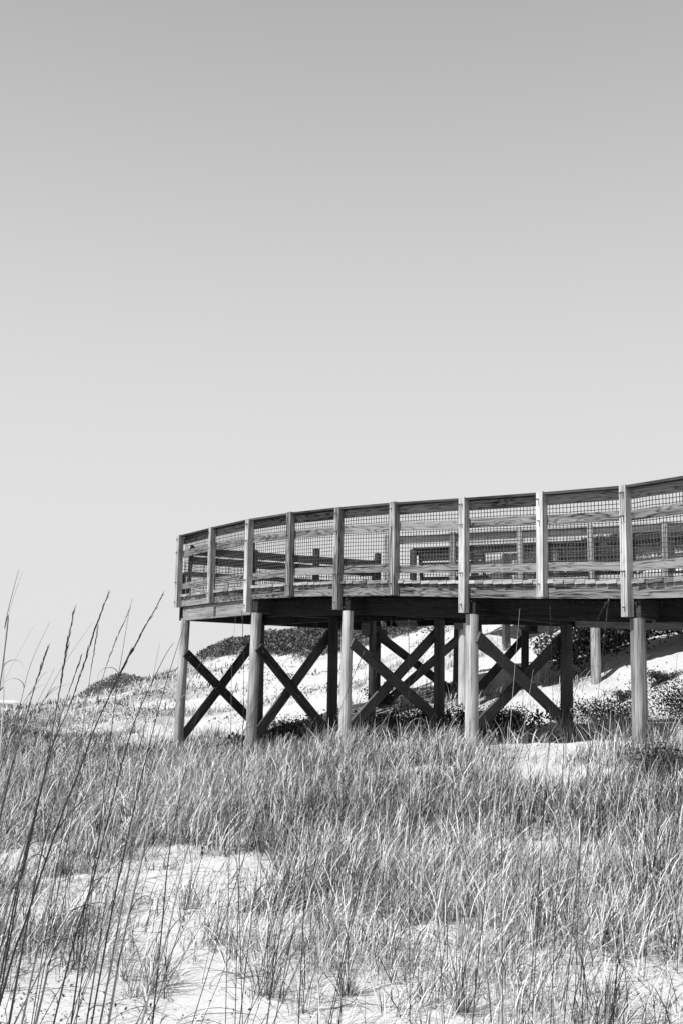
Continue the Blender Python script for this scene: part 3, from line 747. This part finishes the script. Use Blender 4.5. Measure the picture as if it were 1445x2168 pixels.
# ------------------------------------------------------------------ benches with leaning backs
def bench(name, a, b, z, label, parts_n):
    a = Vector((*a, 0)); b = Vector((*b, 0)); d = (b - a).normalized(); n = Vector((-d.y, d.x, 0))
    t = empty(name, (a.x, a.y, z), label, 'bench', 'built-in benches seen through the railing')
    for k, (zo, off) in enumerate(((.80, -.10), (.64, -.05))):
        m = MB(); ax = (ZU * 1.0 - n * .32).normalized()
        m.beam(a + ZU * (z + zo) + n * off, b + ZU * (z + zo) + n * off, ax, .138, .036); m.build('backrest', M_BRACE if k == 0 else M_DARK, t)
    for k in range(3):
        m = MB(); m.beam(a + n * (.12 + .14 * k) + ZU * (z + .43), b + n * (.12 + .14 * k) + ZU * (z + .43), n, .13, .038); m.build('seat', M_DARK, t)
    for k in range(parts_n):
        c = a.lerp(b, (k + .03) / (parts_n - 1 + .06) if parts_n > 1 else .5)
        m = MB(); m.beam(c + ZU * (z + .0) + n * .1, c + ZU * (z + .9) - n * .15, d, .04, .14); m.build('support', M_DARK, t)
        m = MB(); m.beam(c + ZU * (z + .0) + n * .4, c + ZU * (z + .41) + n * .4, d, .06, .09); m.build('leg', M_DARK, t)
bench('bench', (-2.75, 20.35), (.66, 21.75), RB[0] + .216, 'long dark bench with a leaning two-board back along the end of the landing', 4)
bench('bench', (3.95, 20.35), (5.15, 19.92), 3.6, 'dark bench on the rear ramp, seen through the mesh at the right', 2)
bench('bench', (1.5, 21.3), (2.7, 20.88), 3.58, 'shorter dark bench behind the sunlit rear railing, right of the long bench', 2)

# ------------------------------------------------------------------ steep ramp climbing the dune behind
st = empty('stair_ramp', (3.6, 23.5, gz(3.6, 23.5)), 'sloping wooden ramp with plain board rails climbing the dune behind the boardwalk', 'ramp')
SA, SB = Vector((3.5, 23.9, 3.85)), Vector((8.4, 25.6, 4.9))
sh_ = (SB - SA).normalized(); sn = Vector((-sh_.y, sh_.x, 0)).normalized()
for side in (0, 1.5):
    for k in range(6):
        c = SA.lerp(SB, k / 5) + sn * side; gzz = gz(c.x, c.y)
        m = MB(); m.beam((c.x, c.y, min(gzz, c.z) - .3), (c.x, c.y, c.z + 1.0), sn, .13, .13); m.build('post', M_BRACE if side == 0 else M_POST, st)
    for zo, nm in ((.35, 'bottom_rail'), (.62, 'mid_rail'), (.92, 'top_rail')):
        m = MB(); m.beam(SA + sn * (side + .08) + ZU * zo, SB + sn * (side + .08) + ZU * zo, sn, .04, .14); m.build(nm, M_GIRDER, st)
m = MB()
for k in range(44):
    c = SA.lerp(SB, (k + .5) / 44); m.beam(c + sn * .05, c + sn * 1.45, sh_, .13, .04, random.uniform(-.2, .2))
m.build('decking', M_PLANK, st)

# ------------------------------------------------------------------ leafy scrub
def leaf_cloud(px, py, pz, size, tone, name, mat, parent=None):
    """one bent leaf (two triangles-quads) per point"""
    n = len(px); a = rng.uniform(0, 2 * np.pi, n); el = rng.normal(.5, .5, n); roll = rng.uniform(-1, 1, n)
    d = np.stack([np.cos(a) * np.cos(el), np.sin(a) * np.cos(el), np.sin(el)], -1)
    s = np.stack([-np.sin(a), np.cos(a), np.zeros(n)], -1); u = np.cross(d, s)
    s = s * np.cos(roll)[:, None] + u * np.sin(roll)[:, None]
    c = np.stack([px, py, pz], -1); L = size[:, None]
    V = np.stack([c, c + d * L * .5 + s * L * .27, c + d * L, c + d * L * .5 - s * L * .27], 1)
    F = np.arange(n * 4).reshape(-1, 4)
    return fast_mesh(name, V.reshape(-1, 3), F, mat, {'tone': np.repeat(tone, 4)}, parent)

# cover of low leafy plants on the crest of the big dune and patches over the far small dune
def crest_mask(x, y):
    """1 on the vegetated cap of the big dune"""
    z = ground(x, y); nz = rough(x * 1.6, y * 1.6) * 7 + rough(x * 5, y * 5) * 8
    top = np.interp(x, [-7, -5.2, -4, -2, 0, 1.5, 3.5, 6, 9, 14], [3.3, 3.15, 3.15, 3.1, 3.25, 3.65, 3.95, 5.2, 5.4, 6])
    return np.clip((z - top + nz * .35) / .25, 0, 1) * (y > 27) * (y < 47) * np.clip((x + 6.6) / .8, 0, 1)
x = rng.uniform(-8, 14, 60000); y = rng.uniform(28, 46, 60000)
k = (rng.random(len(x)) < crest_mask(x, y)) & (np.abs(x) < .36 * y + 1); x, y = x[k], y[k]
cl = 7; x = np.repeat(x, cl) + rng.normal(0, .10, len(x) * cl); y = np.repeat(y, cl) + rng.normal(0, .10, len(y) * cl)
hgt = np.clip(.12 + rough(x * 3, y * 3) * 2.2, .05, .45)
z = ground(x, y) + hgt * rng.random(len(x)) ** .6
tn = np.clip(rng.beta(.9, 1.4, len(x)) + rough(x * 3, y * 3) * 2, 0, 1.3)
tag(leaf_cloud(x, y, z, rng.uniform(.06, .13, len(x)), tn, 'dune_scrub', M_CREST), 'dark low leafy scrub capping the crest of the big dune', 'ground cover', kind='stuff')
print('scrub leaves', len(x))
x = rng.uniform(-14.0, -9.0, 7000); y = rng.uniform(52, 60, 7000); zz = ground(x, y)
k = rng.random(len(x)) < np.clip((rough(x * 2.2, y * 2.2) * 6 + (zz - 2.0) * .25 - .02), 0, 1); x, y = x[k], y[k]
xs = rng.uniform(-5.5, 3.0, 5200); ys = rng.uniform(23.5, 38, 5200)
ks = rng.random(len(xs)) < np.clip(rough(xs * 2.6, ys * 2.6) * 7 - .04, 0, .8); x = np.concatenate([x, xs[ks]]); y = np.concatenate([y, ys[ks]])
cl = 9; x = np.repeat(x, cl) + rng.normal(0, .13, len(x) * cl); y = np.repeat(y, cl) + rng.normal(0, .13, len(y) * cl)
z = ground(x, y) + np.where(y > 45, .35, .14) * rng.random(len(x)) ** .8
tag(leaf_cloud(x, y, z, rng.uniform(.08, .17, len(x)) * np.where(y > 45, 1, .5), np.clip(rng.beta(1.4, 1.6, len(x)), 0, 1), 'dune_plants', M_PALE), 'patchy grey plants over the small distant dune and the slope of the big one', 'ground cover', kind='stuff')

# creepers added to deepen the shade below the deck and rear ramp
x = rng.uniform(3.9, 10.5, 9000); y = rng.uniform(19.9, 25.5, 9000)
k = rng.random(len(x)) < np.clip(rough(x * 2, y * 2) * 9 + .85 - np.abs(y - 21.6) * .33, 0, 1); x, y = x[k], y[k]
tt = rng.uniform(.4, 5.6, 2600); nn = rng.uniform(.75, 2.7, 2600); ii = np.minimum(tt.astype(int), 6); ff = tt - ii
fx = np.array([p.x for p in FP]); fy = np.array([p.y for p in FP]); nxx = np.array([n_.x for n_ in N]); nyy = np.array([n_.y for n_ in N])
x2 = fx[ii] * (1 - ff) + fx[ii + 1] * ff + nxx[ii] * nn; y2 = fy[ii] * (1 - ff) + fy[ii + 1] * ff + nyy[ii] * nn
k2 = rng.random(2600) < np.clip(rough(x2 * 2.4, y2 * 2.4) * 8 + .45, 0, 1); x = np.concatenate([x, x2[k2]]); y = np.concatenate([y, y2[k2]])
x = np.repeat(x, 6) + rng.normal(0, .09, len(x) * 6); y = np.repeat(y, 6) + rng.normal(0, .09, len(y) * 6)
tag(leaf_cloud(x, y, ground(x, y) + .22 * rng.random(len(x)), rng.uniform(.05, .11, len(x)), rng.random(len(x)) ** 2 * .6, 'shade_creepers', M_SCRUB),
    'dark creeping plants added to deepen the shade below the boardwalk and its rear ramp', 'ground cover', kind='stuff')

# separate bushes
def shrub(x, y, rx, ry, h, nleaf, size, label, name='shrub', dark=0.05):
    nleaf = int(nleaf * 2.2); size *= .62
    z0 = gz(x, y); t = empty(name, (x, y, z0), label, 'bush')
    nst = 7; st_ = MB(); tips = []
    for k in range(nst):
        a = rng.uniform(0, 6.28); r = math.sqrt(rng.random())
        e = Vector((x + math.cos(a) * rx * r * .8, y + math.sin(a) * ry * r * .8, z0 + h * rng.uniform(.5, .95)))
        b = Vector((x + math.cos(a) * .05, y + math.sin(a) * .05, z0 - .05)); mid = b.lerp(e, .5) + Vector((0, 0, h * .1))
        st_.tube([b, mid, e], [.012, .008, .003], 5); tips.append(e)
    st_.build('stem', M_BRACE, t)
    n = nleaf; c = rng.integers(0, nst, n)
    tp = np.array([tuple(q) for q in tips])[c]; f = rng.random(n) ** .5
    px = x + (tp[:, 0] - x) * f + rng.normal(0, rx * .24, n); py = y + (tp[:, 1] - y) * f + rng.normal(0, ry * .24, n)
    g = ground(px, py); pz = np.maximum(g + .01, z0 + (tp[:, 2] - z0) * f + rng.normal(0, h * .16, n))
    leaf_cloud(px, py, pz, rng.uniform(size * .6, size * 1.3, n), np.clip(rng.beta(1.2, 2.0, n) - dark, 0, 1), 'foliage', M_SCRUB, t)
    return t
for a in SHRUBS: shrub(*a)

# ------------------------------------------------------------------ litter on the sand
x, y = scatter(16000, 4.3, 11); k = rng.random(len(x)) < np.clip(.35 + rough(x * 3 + 2, y * 3) * 9, .03, 1); x, y = x[k], y[k]
lv = leaf_cloud(x, y, ground(x, y) + rng.uniform(.0, .03, len(x)), rng.uniform(.008, .026, len(x)), rng.random(len(x)) ** 2, 'fallen_leaves', M_LITTER)
tag(lv, 'small dark dead leaves scattered over the bare sand', 'leaf litter', kind='stuff')
x, y = scatter(900, 4.2, 9.5); n = len(x)
ang = rng.uniform(0, 2 * np.pi, n)
V = []; Fq = []; tn = []
for i in range(n):
    L = rng.uniform(.08, .5); c = rng.normal(0, 1.2); r = rng.uniform(.0008, .002); m_ = 7
    a0 = ang[i]; px_, py_ = x[i], y[i]; xs = []; ys = []; dirs = []
    for k in range(m_):
        xs.append(px_); ys.append(py_); dirs.append(a0); px_ += math.cos(a0) * L / 6; py_ += math.sin(a0) * L / 6; a0 += c / 6
    zs = ground(np.array(xs), np.array(ys)) + .004 + np.sin(np.linspace(0, np.pi, m_)) * rng.uniform(0, .06)
    b = len(V)
    for k in range(m_):
        nx_, ny_ = -math.sin(dirs[k]) * r, math.cos(dirs[k]) * r
        V += [(xs[k] - nx_, ys[k] - ny_, zs[k]), (xs[k] + nx_, ys[k] + ny_, zs[k]), (xs[k], ys[k], zs[k] + r * 1.5)]
    for k in range(m_ - 1):
        q = b + k * 3
        Fq += [(q, q + 2, q + 5, q + 3), (q + 2, q + 1, q + 4, q + 5)]
    tn += [rng.random() ** 1.5] * (m_ * 3)
tag(fast_mesh('twig_litter', V, Fq, M_LITTER, {'tone': tn}), 'thin dead grass stems and runners lying on the sand', 'plant litter', kind='stuff')

# ------------------------------------------------------------------ single tufts in the open sand
def tuft(x, y, n, L, label):
    t = empty('grass_tuft', (x, y, gz(x, y)), label, 'grass tuft', 'grass tufts standing apart in the sand')
    one = np.array([x]), np.array([y])
    b = tufts(one[0], one[1], (n, n + 1), (L * .45, L), (.003, .0055), .045, .45)
    blades(*b, 'blades', M_GRASS, t)
for a in TUFTS: tuft(*a)

# ------------------------------------------------------------------ sea oats
def crom(P_, m=7):
    P_ = [Vector(p) for p in P_]
    if len(P_) < 3:
        return [P_[0].lerp(P_[1], k / 8) for k in range(9)]
    out = []
    for i in range(len(P_) - 1):
        a = P_[max(i - 1, 0)]; b = P_[i]; c = P_[i + 1]; d = P_[min(i + 2, len(P_) - 1)]
        for k in range(m):
            s = k / m
            out.append(.5 * ((2 * b) + (c - a) * s + (2 * a - 5 * b + 4 * c - d) * s * s + (3 * b - a - 3 * c + d) * s ** 3))
    out.append(P_[-1]); return out

def sea_oat(kind, r, pts, label, group=None):
    r = max(.0017, r * (.00064 if r > 3 else .00105 if r > 2.1 else .0009))
    C = crom(pts); base = C[0]
    base.z = gz(base.x, base.y) - .05
    t = empty('sea_oat_stalk', (base.x, base.y, base.z + .05), label, 'sea oats', group)
    n = len(C); m = MB(); dk = random.choice((0, 0, .05, .2, .5, .9)) if kind == 0 else random.choice((0, 0, .05))
    m.tube(C, [r * (1.15 - .85 * (k / (n - 1))) for k in range(n)], 5, dk); m.build('stem', M_STALK, t)
    hL = sum((C[k + 1] - C[k]).length for k in range(n - 1))
    def point(f):
        s = f * (n - 1); k = min(int(s), n - 2); return C[k].lerp(C[k + 1], s - k), (C[k + 1] - C[k]).normalized()
    if kind in (1, 2):                                    # the seed head: flat spikelets pressed to the stem
        m = MB(); cnt = 42 if kind == 2 else 22
        for q in range(cnt):
            f = 1 - (q / cnt) * (.40 if kind == 2 else .3) - .01; p, d = point(f)
            a = random.uniform(0, 6.28); sd = Vector((math.cos(a), math.sin(a), 0)); sd = (sd - d * sd.dot(d)).normalized()
            big = (.55 + 1.1 * math.sin(math.pi * min(1, (q + 3) / cnt)))
            L = .020 * big * random.uniform(.7, 1.3); w = .0013 * big
            ax = (d + sd * random.uniform(.02, .13)).normalized(); b = p + sd * r * .5; tw = ax.cross(sd).normalized()
            m.quad([b, b + ax * L * .5 + tw * w, b + ax * L, b + ax * L * .5 - tw * w], [(0, 0)] * 4, random.choice((0, .05, .2)))
            m.quad([b, b + ax * L * .5 + sd * w * .7, b + ax * L, b + ax * L * .5 - sd * w * .7], [(0, 0)] * 4, 0)
        m.build('seed_head', M_STALK, t)
    for q in range(random.choice((1, 2, 2, 3))):          # dried leaves that curl away from the stem
        f = random.uniform(.12, .62); p, d = point(f)
        a = random.uniform(-1.3, 1.3); sd = Vector((math.cos(a), math.sin(a), 0)) * random.choice((1, 1, 1, -1))
        L = random.uniform(.06, .2); curl = random.uniform(.8, 4.0); ang = random.uniform(.15, .5); k = 9; q_ = Vector(p); up_ = d; pp = []
        for s in range(k + 1):
            pp.append(q_.copy()); e = ang + curl * (s / k); q_ = q_ + (up_ * math.cos(e) + sd * math.sin(e)) * (L / k)
        m = MB(); m.tube(pp, [max(.0004, .0018 * (1 - s / k)) for s in range(k + 1)], 4, random.choice((0, .1, .5))); m.build('leaf', M_STALK, t)
for row, lab in zip(STALKS, LABELS): sea_oat(row[0], row[1], row[2], *lab)

# thin wispy stalks crowding the left
WISPS = [(-1.45, 4.6), (-1.2, 5.1), (-1.62, 5.3), (-1.05, 4.3), (-.92, 5.4), (-1.75, 6.0), (-1.3, 6.2), (-.75, 4.7), (-1.0, 6.3), (-.62, 5.6), (-1.9, 6.6), (-1.5, 6.9),
         (-.5, 4.4), (-1.15, 3.7), (-.95, 3.4), (-.7, 6.4), (-1.36, 4.0), (-.4, 5.2), (-2.05, 6.9), (-1.7, 4.9), (-.85, 4.0), (-.25, 6.0), (-1.1, 5.7), (-1.58, 5.8)]
for (x, y) in WISPS:
    z = gz(x, y); L = random.uniform(.95, 1.75); ln = random.uniform(.12, .42); bow = random.uniform(-.05, .12)
    pts = [(x + L * (ln * f + bow * f * f), y + L * .12 * f, z + L * f * (1 - .12 * f)) for f in (0, .25, .5, .75, 1)]
    sea_oat(0, random.uniform(1.3, 2.0), pts, 'thin wispy bare stalk in the crowd of wispy stalks at the left', 'wispy stalks crowding the left')

# ------------------------------------------------------------------ the far house and the trees beside it
def plain(name, v, rough_=.8):
    t = NT(name); nz = t.noise(t.n('ShaderNodeTexCoord').outputs['Object'], 3, 3)
    return t.finish(t.math('ADD', v, t.math('MULTIPLY', t.math('SUBTRACT', nz, .5), .06)), rough_)
M_WALL = plain('white_siding', .8); M_ROOF = plain('pale_roof', .5); M_SHUT = plain('dark_shutter', .12); M_PANE = plain('window_pane', .3, .3)
hs = empty('house', (-124, 421, FARZ), 'small white house with dark shutters far off at the left edge', 'house')
hx0, hx1, hy0, hy1 = -136.0, HOUSE_X1, 420.0, 430.0; hb, hw, hr = FARZ - .2, HOUSE_W, HOUSE_R
def boxm(x0, x1, y0, y1, z0, z1):
    m = MB(); m.beam(((x0 + x1) / 2, (y0 + y1) / 2, z0), ((x0 + x1) / 2, (y0 + y1) / 2, z1), (1, 0, 0), x1 - x0, y1 - y0); return m
boxm(hx0, hx1, hy0, hy1, hb, hw).build('wall', M_WALL, hs)
m = MB(); a, b = hx0 - .3, hx1 + .3; ym = (hy0 + hy1) / 2
R_ = [(a, hy0 - .4, hw), (b, hy0 - .4, hw), (b, hy1 + .4, hw), (a, hy1 + .4, hw), (a, ym, hr), (b - 1.2, ym, hr)]
for f in ((0, 1, 5, 4), (1, 2, 5), (2, 3, 4, 5), (3, 0, 4), (0, 3, 2, 1)):
    m.quad([R_[i] for i in f], [(0, 0)] * len(f))
m.build('roof', M_ROOF, hs)
for wx in HOUSE_WIN:
    f = boxm(wx - .3, wx + .3, hy0 - .06, hy0 - .01, HOUSE_Z0, HOUSE_Z1).build('window', M_PANE, hs)
    for s in (-1, 1): boxm(wx + s * .52 - .2, wx + s * .52 + .2, hy0 - .08, hy0 - .005, HOUSE_Z0 - .03, HOUSE_Z1 + .03).build('shutter', M_SHUT, f)
def far_tree(x, y, h, r, label):
    z0 = gz(x, y); t = empty('tree', (x, y, z0), label, 'tree')
    m = MB(); m.tube([(x, y, z0 - .2), (x + .1, y, z0 + h * .5), (x, y, z0 + h * .8)], [.14, .1, .04], 7); m.build('trunk', M_BRACE, t)
    n = 1500; v = rng.normal(0, 1, (n, 3)); v /= np.linalg.norm(v, axis=1)[:, None]; v *= (rng.random(n) ** .4 * (1 + .3 * np.sin(v[:, 0] * 5) * np.cos(v[:, 2] * 4)))[:, None]
    leaf_cloud(x + v[:, 0] * r, y + v[:, 1] * r, z0 + h * .62 + v[:, 2] * h * .36, rng.uniform(.2, .4, n), np.clip(rng.random(n) * 1.5, 0, 1.5), 'crown', M_SCRUB, t)
for a in TREES: far_tree(*a)
